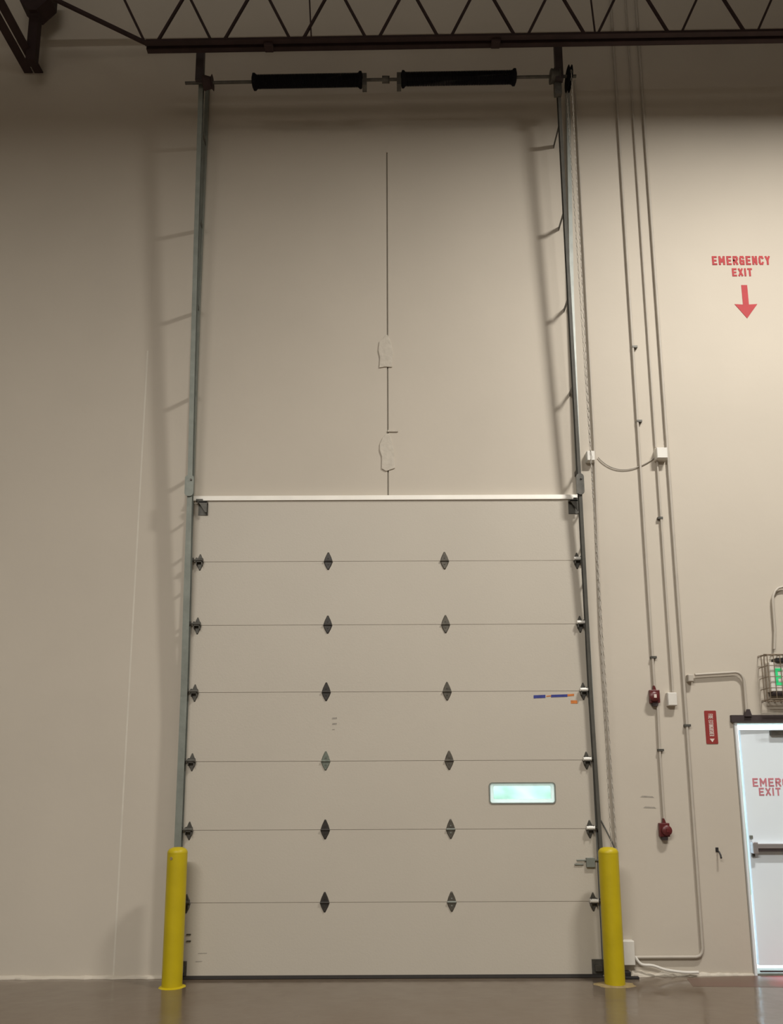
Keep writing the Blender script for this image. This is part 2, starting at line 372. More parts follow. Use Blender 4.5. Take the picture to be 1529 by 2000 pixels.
# red paint on the floor in front of the exit door
b = BM()
zp = 0.0012
P = [(2.50, -0.10), (2.95, -0.03), (4.6, -0.03), (4.6, -0.75), (3.35, -0.42), (2.45, -0.36)]
a_ = [b.verts.new((x, y, 0)) for x, y in P]; c_ = [b.verts.new((x, y, zp)) for x, y in P]
b.faces.new(a_[::-1]); b.faces.new(c_)
for k in range(6): b.faces.new((a_[k], a_[(k + 1) % 6], c_[(k + 1) % 6], c_[k]))
pm = mat('worn_red_paint_spill_lit', (0.23, 0.085, 0.07), 0.35)
nt = pm.node_tree; bs = nt.nodes['Principled BSDF']
nn = nt.nodes.new('ShaderNodeTexNoise'); nn.inputs['Scale'].default_value = 2.2; nn.inputs['Detail'].default_value = 6
tc = nt.nodes.new('ShaderNodeTexCoord'); nt.links.new(tc.outputs['Object'], nn.inputs['Vector'])
sx = nt.nodes.new('ShaderNodeSeparateXYZ'); nt.links.new(tc.outputs['Object'], sx.inputs[0])
mr = nt.nodes.new('ShaderNodeMapRange'); mr.inputs[1].default_value = 3.0; mr.inputs[2].default_value = 3.6; nt.links.new(sx.outputs[0], mr.inputs[0])  # brighter red towards the right: daylight spill painted into the colour
ad = nt.nodes.new('ShaderNodeMath'); ad.operation = 'ADD'; nt.links.new(nn.outputs['Fac'], ad.inputs[0]); nt.links.new(mr.outputs[0], ad.inputs[1])
rp = nt.nodes.new('ShaderNodeValToRGB'); rp.color_ramp.elements[0].position = 0.34; rp.color_ramp.elements[0].color = (0.135, 0.092, 0.066, 1)
rp.color_ramp.elements[1].position = 1.0; rp.color_ramp.elements[1].color = (0.36, 0.06, 0.06, 1)
e = rp.color_ramp.elements.new(0.5); e.color = (0.130, 0.078, 0.055, 1)
e = rp.color_ramp.elements.new(0.75); e.color = (0.140, 0.070, 0.052, 1)
nt.links.new(ad.outputs[0], rp.inputs[0]); nt.links.new(rp.outputs[0], bs.inputs['Base Color'])
tag(obj('floor_marking', b, pm), 'worn red paint patch on the concrete floor before the exit door', 'floor marking')

# ------------------------------------------------------------------ the overhead door
YD = -0.055                     # inner face of the door
YB = 0.0 - 0.004
SE = [0.028] + [Z(760, yy, YD) for yy in (1762, 1620, 1486, 1351, 1220, 1096)] + [Z(760, 976, YD)]
XL, XR = -1.865, 1.80
WL, WR = X(957, 1550, YD), X(1083, 1550, YD); WB, WT = Z(1020, 1568, YD), Z(1020, 1530, YD)
od = thing('overhead_door', 'tall beige sectional overhead door with seven plain panels and one small lit window', 'door', (0, YD, 0)); od['kind'] = 'thing'
for k in range(7):
    z0 = SE[k] + (0.0018 if k else 0); z1 = SE[k + 1] - 0.0018
    b = BM()
    if k == 2:
        prism_xz(b, [(XL, z0), (XR, z0), (XR, WB), (XL, WB)], YD, YB)
        prism_xz(b, [(XL, WT), (XR, WT), (XR, z1), (XL, z1)], YD, YB)
        prism_xz(b, [(XL, WB), (WL, WB), (WL, WT), (XL, WT)], YD, YB)
        prism_xz(b, [(WR, WB), (XR, WB), (XR, WT), (WR, WT)], YD, YB)
        bmesh.ops.remove_doubles(b, verts=b.verts[:], dist=1e-5)
    else:
        box(b, XL, XR, YD, YB, z0, z1)
    sp = obj('section_panel', b, M['door'], od, label='door section with the small lit window' if k == 2 else None)
    if k:
        b = BM(); box(b, XL + 0.01, XR - 0.01, YD + 0.006, YB - 0.01, z0 - 0.006, z0 + 0.001); obj('seam_gasket', b, M['seam'], od)
# top weather seal: sloped white lip, shaped to catch the lamp light as a bright line
b = BM(); zt = SE[7]
pr = [(YD - 0.014, zt - 0.006), (YD - 0.014, zt + 0.004), (YD + 0.0, zt + 0.045), (YB, zt + 0.050), (YB, zt - 0.003), (YD, zt - 0.003)]
loft(b, [[(XL - 0.02, y, z) for y, z in pr], [(XR + 0.02, y, z) for y, z in pr]])
obj('top_seal', b, M['seal_white'], od, label='white top weather seal')
b = BM(); pr = [(YD - 0.006, 0.029), (YD - 0.012, 0.004), (YD, 0.001), (YB, 0.001), (YB, 0.029)]
loft(b, [[(XL, y, z) for y, z in pr], [(XR, y, z) for y, z in pr]])
obj('bottom_seal', b, M['rubber'], od, label='black rubber bottom seal')
# window in the third section
def rrect(x0, x1, z0, z1, r, n=5):
    P = []
    for (cx_, cz_, a0) in ((x1 - r, z1 - r, 0), (x0 + r, z1 - r, 90), (x0 + r, z0 + r, 180), (x1 - r, z0 + r, 270)):
        for k in range(n + 1):
            a = math.radians(a0 + 90 * k / n); P.append((cx_ + r * math.cos(a), cz_ + r * math.sin(a)))
    return P
def ring_xz(bm, A, B, y0, y1):
    n = len(A); va = [[bm.verts.new((p[0], y, p[1])) for p in A] for y in (y0, y1)]; vb = [[bm.verts.new((p[0], y, p[1])) for p in B] for y in (y0, y1)]
    for k in range(n):
        q = (k + 1) % n
        bm.faces.new((va[0][k], va[0][q], vb[0][q], vb[0][k])); bm.faces.new((va[1][k], vb[1][k], vb[1][q], va[1][q]))
        bm.faces.new((va[0][k], va[1][k], va[1][q], va[0][q])); bm.faces.new((vb[0][k], vb[0][q], vb[1][q], vb[1][k]))
b = BM(); ring_xz(b, rrect(WL - 0.010, WR + 0.010, WB - 0.010, WT + 0.010, 0.03), rrect(WL + 0.001, WR - 0.001, WB + 0.001, WT - 0.001, 0.02), YD - 0.006, YD + 0.002)
wf = obj('window_frame', b, M['galv'], od, label='thin grey frame of the door window')
b = BM(); ring_xz(b, rrect(WL - 0.004, WR + 0.004, WB - 0.004, WT + 0.004, 0.022), rrect(WL + 0.032, WR - 0.032, WB + 0.034, WT - 0.022, 0.012), YD + 0.002, YD + 0.010)
obj('window_trim', b, M['trim'], wf, label='glowing white inner trim')
b = BM(); box(b, WL + 0.028, WR - 0.028, YD + 0.004, YD + 0.008, WB + 0.03, WT - 0.018)
obj('pane', b, M['glass'], wf, label='greenish window pane')
# centre hinges: two diamond-shaped leaves and a barrel
hl = [(641, 1097), (640, 1221), (637, 1350), (636, 1483), (635, 1621), (634, 1763)]
hr = [(868, 1096), (870, 1219), (873, 1349), (877, 1481), (880, 1619), (882, 1760)]
def leaf(bm, x, z, s, hw, hh, y0):
    # triangular leaf pointing up (s=1) or down (s=-1), pressed into a shallow ridge
    y = y0
    pts = [(x - hw, z + s * 0.004), (x + hw, z + s * 0.004), (x + hw * 0.72, z + s * hh * 0.45), (x + hw * 0.16, z + s * hh), (x - hw * 0.16, z + s * hh), (x - hw * 0.72, z + s * hh * 0.45)]
    base = [bm.verts.new((p[0], y, p[1])) for p in pts]; top = [bm.verts.new((x + (p[0] - x) * 0.82, y - 0.009, z + s * 0.004 + (p[1] - z - s * 0.004) * 0.88)) for p in pts]
    bm.faces.new(base); bm.faces.new(top[::-1])
    for k in range(6): bm.faces.new((base[k], top[k], top[(k + 1) % 6], base[(k + 1) % 6]))
def hinge(x, z, m, hw=0.040, hh=0.088, name='hinge', bandm=None):
    b = BM(); leaf(b, x, z, 1, hw, hh, YD); leaf(b, x, z, -1, hw * 1.08, hh * 0.95, YD)
    h = obj(name, b, m, od)
    b = BM(); tube(b, [(x - hw * 0.95, YD - 0.010, z), (x + hw * 0.95, YD - 0.010, z)], 0.009, 10)
    obj('hinge_barrel', b, bandm or m, h, smooth=True)
    for dz in (0.03, -0.03):
        b = BM(); tube(b, [(x, YD - 0.008, z + dz), (x, YD - 0.014, z + dz)], 0.007, 6); obj('bolt', b, bandm or m, h)
    return h
for k, p in enumerate(hl):
    hinge(X(*p, YD), SE[6 - k], M['hinge_green'] if k == 3 else M['hinge_dark'])
for k, p in enumerate(hr):
    hinge(X(*p, YD), SE[6 - k], M['hinge_mid'], bandm=M['galv'] if k > 3 else None)  # lowest barrels paler, a highlight put into their colour
# end hinges with their rollers
def end_hinge(side, z, x):
    s = 1 if side > 0 else -1
    b = BM(); leaf(b, x, z, 1, 0.030, 0.075, YD); leaf(b, x, z, -1, 0.036, 0.085, YD)
    box(b, x - 0.028, x + 0.028, YD - 0.045, YD, z - 0.012, z - 0.006); box(b, x - 0.028, x - 0.022, YD - 0.045, YD, z - 0.04, z + 0.03); box(b, x + 0.022, x + 0.028, YD - 0.045, YD, z - 0.04, z + 0.03)
    h = obj('end_hinge', b, M['galv_dark'], od)
    b = BM(); tube(b, [(x - 0.035, YD - 0.034, z + 0.008), (x + 0.035, YD - 0.034, z + 0.008)], 0.017, 14)
    obj('roller_sleeve', b, M['roller'] if s > 0 else M['galv_dark'], h, smooth=True)  # white on the right only: the lit look of the hinges as colour
    b = BM(); tube(b, [(x, YD - 0.034, z + 0.008), (x + s * 0.058, YD - 0.034, z + 0.008)], 0.006, 8)
    obj('roller_stem', b, M['galv_dark'], h, smooth=True)
    b = BM(); tube(b, [(x + s * 0.052, YD - 0.034, z + 0.008), (x + s * 0.068, YD - 0.034, z + 0.008)], 0.022, 16)
    obj('roller', b, M['galv_dark'], h, smooth=True)
XEL = -1.785; XER = 1.748
for k in range(1, 7):
    end_hinge(-1, SE[k], XEL); end_hinge(1, SE[k], XER)
for s, x in ((-1, -1.775), (1, 1.735)):
    b = BM(); z = SE[7] - 0.075
    box(b, x - 0.045, x + 0.045, YD - 0.006, YD, z - 0.075, z + 0.06)
    prism_xz(b, [(x - 0.045, z + 0.05), (x + 0.045, z + 0.05), (x + 0.045, z - 0.06), (x + 0.03, z - 0.06), (x - 0.03, z + 0.03)], YD - 0.05, YD - 0.044)
    box(b, x - 0.045, x + 0.045, YD - 0.05, YD, z + 0.035, z + 0.045)
    h = obj('top_bracket', b, M['galv_dark'], od)
    b = BM(); tube(b, [(x, YD - 0.034, z + 0.06), (x + s * 0.06, YD - 0.034, z + 0.06)], 0.016, 12); obj('roller', b, M['galv_dark'], h, smooth=True)
# slide lock near the right bollard and bottom corner brackets
b = BM(); x1 = 1.775; zl = Z(1150, 1683, YD)
box(b, x1 - 0.075, x1, YD - 0.026, YD, zl - 0.045, zl + 0.035)
box(b, x1 - 0.16, x1 + 0.05, YD - 0.022, YD - 0.012, zl + 0.008, zl + 0.020)
box(b, x1 - 0.175, x1 - 0.10, YD - 0.012, YD, zl - 0.028, zl - 0.016)
obj('slide_lock', b, M['galv'], od, bevel=0.003)
for s, x in ((-1, -1.81), (1, 1.76)):
    b = BM(); box(b, x - 0.05, x + 0.05, YD - 0.012, YD, 0.03, 0.15); box(b, x - 0.03, x + 0.03, YD - 0.045, YD - 0.012, 0.06, 0.11)
    obj('bottom_bracket', b, M['galv_dark'], od, bevel=0.002)
# lift handle slots, scribble, and the blue and orange tape
for yy in (1825, 1838):
    b = BM(); x = X(368, yy, YD); z = Z(368, yy, YD); box(b, x - 0.016, x + 0.022, YD - 0.006, YD, z - 0.005, z + 0.005); obj('handle_slot', b, M['hinge_mid'], od)
for (px, yy, c) in ((395, 1862, 0.04), (388, 1878, 0.03), (653, 1403, 0.024), (653, 1414, 0.022), (651, 1425, 0.012)):
    b = BM(); x = X(px, yy, YD); z = Z(px, yy, YD); h = 0.010 if px == 653 else 0.005
    prism_xz(b, [(x - c, z - h), (x + c, z - h * 0.5), (x + c, z + h), (x - c * 0.8, z + h * 0.7)], YD - 0.001, YD); obj('pen_mark', b, M['mark'], od)
for (a, c, m, y0, y1) in ((1042, 1065, 'blue', 1357, 1364), (1067, 1076, 'orange', 1358, 1361), (1076, 1108, 'blue', 1356, 1362), (1108, 1121, 'orange', 1355, 1360)):
    b = BM(); prism_xz(b, [(X(a, y1, YD), Z(a, y1, YD)), (X(c, y1 - 1, YD), Z(c, y1 - 1, YD)), (X(c, y0, YD), Z(c, y0, YD)), (X(a, y0 + 1, YD), Z(a, y0 + 1, YD))], YD - 0.002, YD)
    obj('tape_strip', b, M[m], od, label=m + ' tape strip near the right edge')
b = BM(); x = X(1121, 1371, YD); z = Z(1121, 1371, YD); box(b, x - 0.03, x + 0.03, YD - 0.002, YD, z - 0.015, z + 0.015)
obj('tape_strip', b, M['orange'], od, bevel=0.006, label='small orange tape square')

# ------------------------------------------------------------------ tracks that carry the door up the wall
def stand(z): return max(0.060, -0.045 + 0.0435 * z)            # the track leans away from the wall
def _path(anch):
    P = []
    for px, py in anch:
        y = -0.09
        for _ in range(4): y = -(stand(Z(px, py, y)) + 0.03)
        P.append((Z(px, py, y), X(px, py, y)))
    P.sort()
    def f(z):
        for (z0, x0), (z1, x1) in zip(P, P[1:]):
            if z <= z1 or (z1, x1) == P[-1]: return x0 + (x1 - x0) * (z - z0) / (z1 - z0)
    return f
xl = _path([(394, 150), (380, 600), (372, 960), (349, 1640)])
xr = _path([(1089, 150), (1107, 500), (1132, 960), (1171, 1640)])
_ang = [(X(px, py, -0.02), Z(px, py, -0.02)) for px, py in ((1106, 150), (1111, 400), (1118, 800), (1138, 1100), (1166, 1640))]
ZT = Z(395, 90, -0.42)
def make_track(side):
    s = side; xf = xl if s < 0 else xr
    lab = ('left' if s < 0 else 'right')
    t = thing('vertical_track', 'galvanised steel door track rising from the %s yellow bollard up to the roof truss' % lab, 'track', (xf(0), -0.06, 0), 'vertical tracks of the overhead door')
    zs = [0.02, 1.3, 2.42, 3.4, 4.4, 5.6, 6.8, 8.0, ZT]
    # C-channel, open towards the door
    def prof(z):
        x = xf(z); y = -stand(z) - 0.030; w = 0.015 if s > 0 else (0.022 if z > 4.3 else 0.030); d = 0.028; k = 0.004
        P = [(-s * w, -d), (s * w, -d), (s * w, d), (-s * w, d), (-s * w, d - k), (s * (w - k), d - k), (s * (w - k), -d + k), (-s * w, -d + k)]
        return [(x + a, y + c, z) for a, c in P]
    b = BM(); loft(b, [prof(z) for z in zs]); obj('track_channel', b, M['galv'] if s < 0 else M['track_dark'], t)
    # continuous angle bolted to the wall beside it
    b = BM()
    def ang(z):
        k = 0.005; x = xf(z) - 0.012
        if s > 0:
            for (xa, za), (xb_, zb_) in zip(_ang, _ang[1:]):
                if z >= zb_ or zb_ == _ang[-1][1]: x = xb_ + (xa - xb_) * (z - zb_) / (za - zb_) - 0.012; break
        P = [(0, 0), (0, -0.05), (s * k, -0.05), (s * k, -k), (s * 0.05, -k), (s * 0.05, 0)]
        return [(x + a, c - 0.001, z) for a, c in P]
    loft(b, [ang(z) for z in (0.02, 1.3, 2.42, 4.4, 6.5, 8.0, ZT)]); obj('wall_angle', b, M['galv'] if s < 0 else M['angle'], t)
    # struts between the angle and the track
    zz = [Z(750, q, -0.1) for q in (272, 434, 595, 761, 920)]
    q = zz[-1] - 0.42
    while q > 0.4: zz.append(q); q -= 0.34
    for z in zz:
        b = BM(); x = xf(z) + s * (0.010 if s > 0 else 0.018)
        big = z > 4.4
        y1 = -stand(z) - 0.03
        box(b, x - 0.002, x + 0.003, y1 - 0.02, 0.0, z - (0.022 if big else 0.016), z + (0.022 if big else 0.016))
        st = obj('strut', b, M['galv_dark'], t)
    if s > 0:
        b = BM(); box(b, xf(8.6) - 0.05, xf(8.6) + 0.02, -0.42, -0.37, 8.42, 8.72); obj('bearing_plate', b, M['galv_dark'], t)
    # upper post from the shaft bracket to the truss
    b = BM(); z0 = 8.55; x = xf(9.0)
    box(b, x - 0.038, x + 0.038, -0.46, -0.41, z0, Z(395, 84, -0.46)); obj('top_post', b, M['darkframe'], t, label='dark upper post')
    return t
tl = make_track(-1); tr = make_track(1)
# flag bracket where the left track meets the top of the door
for s, par, px in ((-1, tl, 377), (1, tr, 1131)):
    b = BM(); z = 4.42; x = (xl if s < 0 else xr)(z); y = -stand(z) - 0.062
    P = rrect(x - 0.035 - (0.0 if s > 0 else 0.010), x + 0.037, z - 0.13, z + 0.08, 0.035)
    prism_xz(b, P, y - 0.004, y); jp = obj('joint_plate', b, M['galv'] if s < 0 else M['galv_dark'], par)
    b = BM(); tube(b, [(x + 0.012, y - 0.004, z + 0.03), (x + 0.012, y - 0.014, z + 0.03)], 0.010, 8); obj('bolt', b, M['galv_dark'], jp)

# ------------------------------------------------------------------ torsion shaft with the two springs
YS = -0.42
SL = at(495, 160, YS); SR_ = at(1003, 151, YS)
zsh = (SL.z + SR_.z) / 2
zfun = lambda x: SL.z + (SR_.z - SL.z) * (x - SL.x) / (SR_.x - SL.x)
ts = thing('torsion_shaft', 'steel torsion shaft with two black coil springs high above the overhead door', 'spring shaft', (0, YS, zsh))
b = BM(); xa, xb = X(362, 158, YS), X(1125, 150, YS); tube(b, [(xa, YS, zfun(xa)), (xb, YS, zfun(xb))], 0.0145, 12)
obj('shaft', b, M['galv_dark'], ts, smooth=True)
for (a, c) in ((495, 706), (785, 1006)):
    x0, x1 = X(a, 155, YS), X(c, 155, YS); turns = 66; n = turns * 10; pts = []
    for k in range(n + 1):
        u = k / n; x = x0 + 0.02 + (x1 - x0 - 0.04) * u; ph = 2 * PI * turns * u
        pts.append((x, YS + 0.054 * math.cos(ph), zfun(x) + 0.054 * math.sin(ph)))
    b = BM(); tube(b, pts, 0.0078, 6); sprg = obj('torsion_spring', b, M['spring'], ts, smooth=True, label='black coil spring')
    for xx, dx in ((x0, 1), (x1, -1)):
        b = BM(); z = zfun(xx)
        tube(b, [(xx - dx * 0.012, YS, z), (xx + dx * 0.0, YS, z), (xx + dx * 0.02, YS, z), (xx + dx * 0.05, YS, z)], [0.045, 0.074, 0.074, 0.045], 20)
        obj('winding_cone', b, M['spring'], ts, smooth=True)
    inner = x1 if c < 760 else x0
    b = BM(); z = zfun(inner); dx = 0.03 if c < 760 else -0.03
    box(b, inner + dx - 0.022, inner + dx + 0.022, YS - 0.04, YS + 0.04, z - 0.10, z + 0.04)
    obj('anchor_bracket', b, M['galv_dark'], ts)
b = BM(); x = X(752, 152, YS); z = zfun(x); tube(b, [(x - 0.03, YS, z), (x + 0.03, YS, z)], 0.032, 16); box(b, x - 0.012, x + 0.045, YS - 0.01, YS + 0.03, z - 0.015, z + 0.035)
obj('centre_bearing', b, M['galv_dark'], ts, smooth=False)
for px in (407, 1084):
    b = BM(); x = X(px, 156, YS); z = zfun(x)
    tube(b, [(x - 0.05, YS, z), (x - 0.045, YS, z), (x + 0.03, YS, z), (x + 0.045, YS, z)], [0.06, 0.068, 0.05, 0.07], 20)
    obj('cable_drum', b, M['galv_dark'] if px > 700 else M['primer'], ts, smooth=True)
# chain hoist wheel on the right end
b = BM(); x = X(1111, 160, YS); z = zfun(x) - 0.03
tube(b, [(x - 0.020, YS, z), (x - 0.015, YS, z), (x, YS, z), (x + 0.015, YS, z), (x + 0.020, YS, z)], [0.10, 0.115, 0.085, 0.115, 0.10], 24)
wheel = obj('chain_wheel', b, M['spring'], ts, smooth=True); XCH = x
# hand chain, two strands
def chain(name, xt, yt, zt, xb_, yb_, zb_, par):
    b = BM(); a = Vector((xt, yt, zt)); c = Vector((xb_, yb_, zb_)); L = (c - a).length; n = int(L / 0.042)
    for k in range(n):
        p = a.lerp(c, (k + 0.5) / n); h = 0.023; w_ = 0.0075
        loop = [(0, h), (w_, h * 0.55), (w_, -h * 0.55), (0, -h), (-w_, -h * 0.55), (-w_, h * 0.55)]
        ring = []
        for (u, v) in loop:
            q = Vector((u if k % 2 == 0 else 0, 0 if k % 2 == 0 else u, v)); o_ = Vector((1, 0, 0)) if k % 2 else Vector((0, 1, 0))
            d = Vector((q.x, q.y, 0)).normalized() if abs(u) > 0 else Vector((0, 0, 1 if v > 0 else -1))
            ring.append([b.verts.new(p + q + o_ * 0.0022), b.verts.new(p + q - o_ * 0.0022), b.verts.new(p + q - d * 0.004)])
        for i in range(6):
            A, B = ring[i], ring[(i + 1) % 6]
            for j in range(3): b.faces.new((A[j], A[(j + 1) % 3], B[(j + 1) % 3], B[j]))
    return obj(name, b, M['cable'], par)
hc = thing('hand_chain', 'long pale hand chain hanging from the wheel right of the right track', 'chain', (XCH, YS, z))
chain('chain_strand', XCH, YS - 0.10, z, X(1190, 1500, -0.14) - 0.02, -0.14, 1.05, hc)
chain('chain_strand', XCH, YS + 0.10, z, X(1190, 1500, -0.14) + 0.03, -0.12, 1.05, hc)
pts = [(X(1178, 1603, -0.1), -0.02, Z(1178, 1603, -0.1)), (X(1186, 1622, -0.1), -0.06, Z(1186, 1622, -0.1)), (X(1194, 1640, -0.12), -0.10, Z(1194, 1640, -0.1)), (X(1200, 1655, -0.12), -0.12, Z(1200, 1655, -0.1))]
b = BM(); tube(b, pts, 0.007, 8); obj('chain_keeper', b, M['galv_dark'], hc, smooth=True, label='dark hooked chain keeper')

# ------------------------------------------------------------------ roof truss and the girder end at the left
YT = -0.62
rt = thing('roof_truss', 'dark red steel roof truss with zigzag web running above the overhead door', 'roof truss', (-2.0, YT, 9.2))
cl, cr = at(285, 88, YT), at(1500, 68, YT)
slope = (cr.z - cl.z) / (cr.x - cl.x)
def zc(x): return cl.z + slope * (x - cl.x)
xe = 8.0
DEP = 0.66
for dy in (-0.035, 0.035):
    b = BM()
    for (h0, h1, y0, y1) in ((0.0, 0.075, -0.003, 0.003), (0.0, 0.006, 0, 0.045 * (1 if dy > 0 else -1))):
        ya, yb_ = sorted((YT + dy * 0.5 + y0, YT + dy * 0.5 + y1))
        loft(b, [[(x, ya, zc(x) + h0 - 0.03), (x, yb_, zc(x) + h0 - 0.03), (x, yb_, zc(x) + h1 - 0.03), (x, ya, zc(x) + h1 - 0.03)] for x in (cl.x, xe)])
    obj('bottom_chord', b, M['primer'], rt)
b = BM(); loft(b, [[(x, YT - 0.06, zc(x) + DEP), (x, YT + 0.06, zc(x) + DEP), (x, YT + 0.06, zc(x) + DEP + 0.075), (x, YT - 0.06, zc(x) + DEP + 0.075)] for x in (cl.x - 1.6, xe)])
obj('top_chord', b, M['primer'], rt)
bot = [295, 425, 579, 727, 868, 1018, 1155, 1319, 1468]
xb0 = [at(p, 80, YT).x for p in bot]
pitch = (xb0[-1] - xb0[0]) / 8
xs = xb0 + [xb0[-1] + pitch * k for k in range(1, 6)]
for k, x in enumerate(xs):
    hw = 0.055; ht = pitch / 2 - 0.02
    for s in (-1, 1):
        b = BM(); bar(b, (x + s * hw, YT, zc(x) + 0.02), (x + s * ht, YT, zc(x) + DEP), 0.022, 0.022); obj('web_rod', b, M['primer'], rt)
b = BM(); e2 = at(120, 5, YT); tl_ = Vector((cl.x + 0.02, YT, zc(cl.x) + 0.01)); d = (e2 - tl_); bar(b, tl_, tl_ + d * 1.35, 0.030, 0.030); obj('end_web', b, M['primer'], rt)
for px in (606, 1158):
    b = BM(); x = at(px, 40, YT).x; bar(b, (x + 0.015, YT, zc(x)), (x - 0.02, YT, zc(x) + DEP), 0.014, 0.014); obj('hanger_rod', b, M['primer'], rt)
for px in (525, 968):
    b = BM(); x = at(px, 92, YT).x; box(b, x - 0.045, x + 0.045, YT - 0.04, YT + 0.04, zc(x) - 0.07, zc(x) - 0.03); obj('chord_clip', b, M['primer'], rt, bevel=0.01)
gt = thing('steel_girder_brace', 'dark red steel brace and hanger in the upper left corner under the roof', 'steel brace', (-3.7, 0, 9.0))
p0 = at(66, 143, -0.02); p1 = Vector((at(0, 30, -0.66).x, -0.66, p0.z)); d = (p1 - p0)
for off in (-0.055, 0.055):
    b = BM(); o_ = Vector((off, 0, 0)); q0 = p0 + o_; q1 = p0 + d * 4.0 + o_
    loft(b, [[q + Vector(c) for c in ((-0.045, 0, 0), (0.045, 0, 0), (0.045, 0, 0.012), (0.0, 0, 0.014), (0.0, 0, 0.085), (-0.012, 0, 0.085), (-0.012, 0, 0.014), (-0.045, 0, 0.012))] for q in (q0, q1)])
    obj('brace_angle', b, M['primer'], gt)
xg = at(68, 60, -0.25)
b = BM(); za = Z(70, 104, -0.25); box(b, xg.x - 0.05, xg.x + 0.045, -0.29, -0.21, za - 0.12, RZ); obj('hanger_post', b, M['primer'], gt)
b = BM(); zz_ = Z(68, 26, -0.25); prism_xz(b, [(xg.x - 0.04, zz_ - 0.05), (xg.x + 0.04, zz_ - 0.05), (xg.x + 0.17, zz_ + 0.10), (xg.x + 0.17, zz_ + 0.3), (xg.x - 0.17, zz_ + 0.3), (xg.x - 0.14, zz_ + 0.06)], -0.33, -0.17)
obj('gusset_plate', b, M['primer'], gt)

# ------------------------------------------------------------------ bollards
for px, lab in ((344, 'yellow steel bollard standing at the left edge of the overhead door'), (1194, 'yellow steel bollard standing at the right edge of the overhead door beside the conduits')):
    yb = -0.30; x = (X(345, 1660, yb) + X(338, 1915, yb)) / 2 if px < 700 else (X(1187, 1660, yb) + X(1201, 1915, yb)) / 2
    hb = Z(px, 1655, yb) - 0.0
    t = thing('bollard', lab, 'bollard', (x, yb, 0), 'yellow bollards at the overhead door')
    R_ = 0.083
    b = BM(); revolve(b, [(0, 0), (R_, 0), (R_, hb - 0.05)], x, yb, 0, 40); obj('post', b, M['yellow'], t, smooth=True)
    b = BM(); revolve(b, [(R_, hb - 0.05), (R_ + 0.001, hb - 0.045), (R_ * 0.97, hb - 0.028), (R_ * 0.80, hb - 0.010), (R_ * 0.45, hb + 0.001), (0, hb + 0.004)], x, yb, 0, 40); obj('domed_cap', b, M['yellow'], t, smooth=True)
    b = BM(); n = 28
    rin, rout = R_ - 0.002, R_ + 0.03
    A = [b.verts.new((x + rin * math.cos(2 * PI * k / n), yb + rin * math.sin(2 * PI * k / n), 0.010)) for k in range(n)]
    B = [b.verts.new((x + (rout + (0.02 if px > 700 else 0) + random.uniform(-.012, .012)) * math.cos(2 * PI * k / n) * (1.25 if px > 700 else 1), yb + rout * math.sin(2 * PI * k / n), 0.0005)) for k in range(n)]
    for k in range(n): b.faces.new((A[k], A[(k + 1) % n], B[(k + 1) % n], B[k]))
    obj('base_grout_ring', b, M['yellow_scuff'] if px > 700 else M['yellow'], t)
    if px < 700:
        b = BM(); v = Vector((-0.35, -0.94, 0)).normalized()
        c0 = Vector((x, yb, hb - 0.085)) + v * (R_ - 0.002); tube(b, [c0, c0 + v * 0.004], 0.014, 8); obj('bolt_hole', b, M['yellow_scuff'], t, label='small rusty bolt hole')

# ------------------------------------------------------------------ conduits and boxes on the right
YC = -0.022
def pt(px, py, y=YC): return at(px, py, y)
def conduit(lab, pts, r=0.011, straps=(), m='conduit', strapm='galv_dark', grp='painted conduits right of the overhead door'):
    t = thing('conduit', lab, 'conduit', tuple(pts[-1]), grp)
    b = BM(); tube(b, pts, r, 10); obj('pipe', b, M[m], t, smooth=True)
    for (px, py) in straps:
        p = pt(px, py); b = BM(); box(b, p.x - r - 0.004, p.x + r + 0.024, p.y - r - 0.003, 0.0, p.z - 0.010, p.z + 0.010); obj('strap', b, M[strapm], t)
    return t
zt_ = RZ - 0.05
xA = X(1240, 750, YC); xB = X(1272, 750, YC); xC = X(1298, 850, YC)
def vert(x, z0, z1, y=YC): return [Vector((x, y, z0)), Vector((x, y, (z0 + z1) / 2)), Vector((x, y, z1))]
conduit('beige conduit dropping from the roof to the upper red alarm box', vert(X(1240, 750, YC), zt_, Z(1278, 1342)), 0.012, [(1237, 678), (1246, 823), (1274, 1284)])
conduit('beige conduit between the upper and the lower red alarm boxes', [pt(1284, 1378), pt(1288, 1465), pt(1297, 1604)], 0.011, [(1288, 1465)])
conduit('beige conduit dropping from the roof to the top of the upper white box', vert(X(1255, 500, YC), zt_, Z(1288, 876)), 0.0085)
conduit('beige conduit from the upper white box down to the lower white box', vert(X(1300, 1150, YC), Z(1290, 902), Z(1311, 1352)), 0.0095, [(1287, 1012)])
xc = X(1333, 1300, YC); zf = Z(1370, 1868)
cpts = vert(xc, zt_, zf + 0.07) + [Vector((xc - 0.008, YC, zf + 0.035)), Vector((xc - 0.028, YC, zf + 0.010)), Vector((xc - 0.06, YC, zf)), Vector((X(1234, 1868, YC), YC, zf))]
conduit('beige conduit falling past the red sign and turning left just above the floor', cpts, 0.0135, [(1340, 1417)])
p0_, p1_ = pt(1357, 1318, -0.03), pt(1436, 1313, -0.03); p2_ = pt(1458, 1394, -0.03)
arc = [p0_, p0_.lerp(p1_, 0.6)] + [Vector((p1_.x - 0.0 + (p2_.x - p1_.x) * math.sin(a * PI / 2), -0.03, p1_.z - 0.085 * (1 - math.cos(a * PI / 2)))) for a in (0, .25, .5, .75, 1)] + [p2_]
t = conduit('short beige conduit looping over to the top of the exit door', arc, 0.0125)
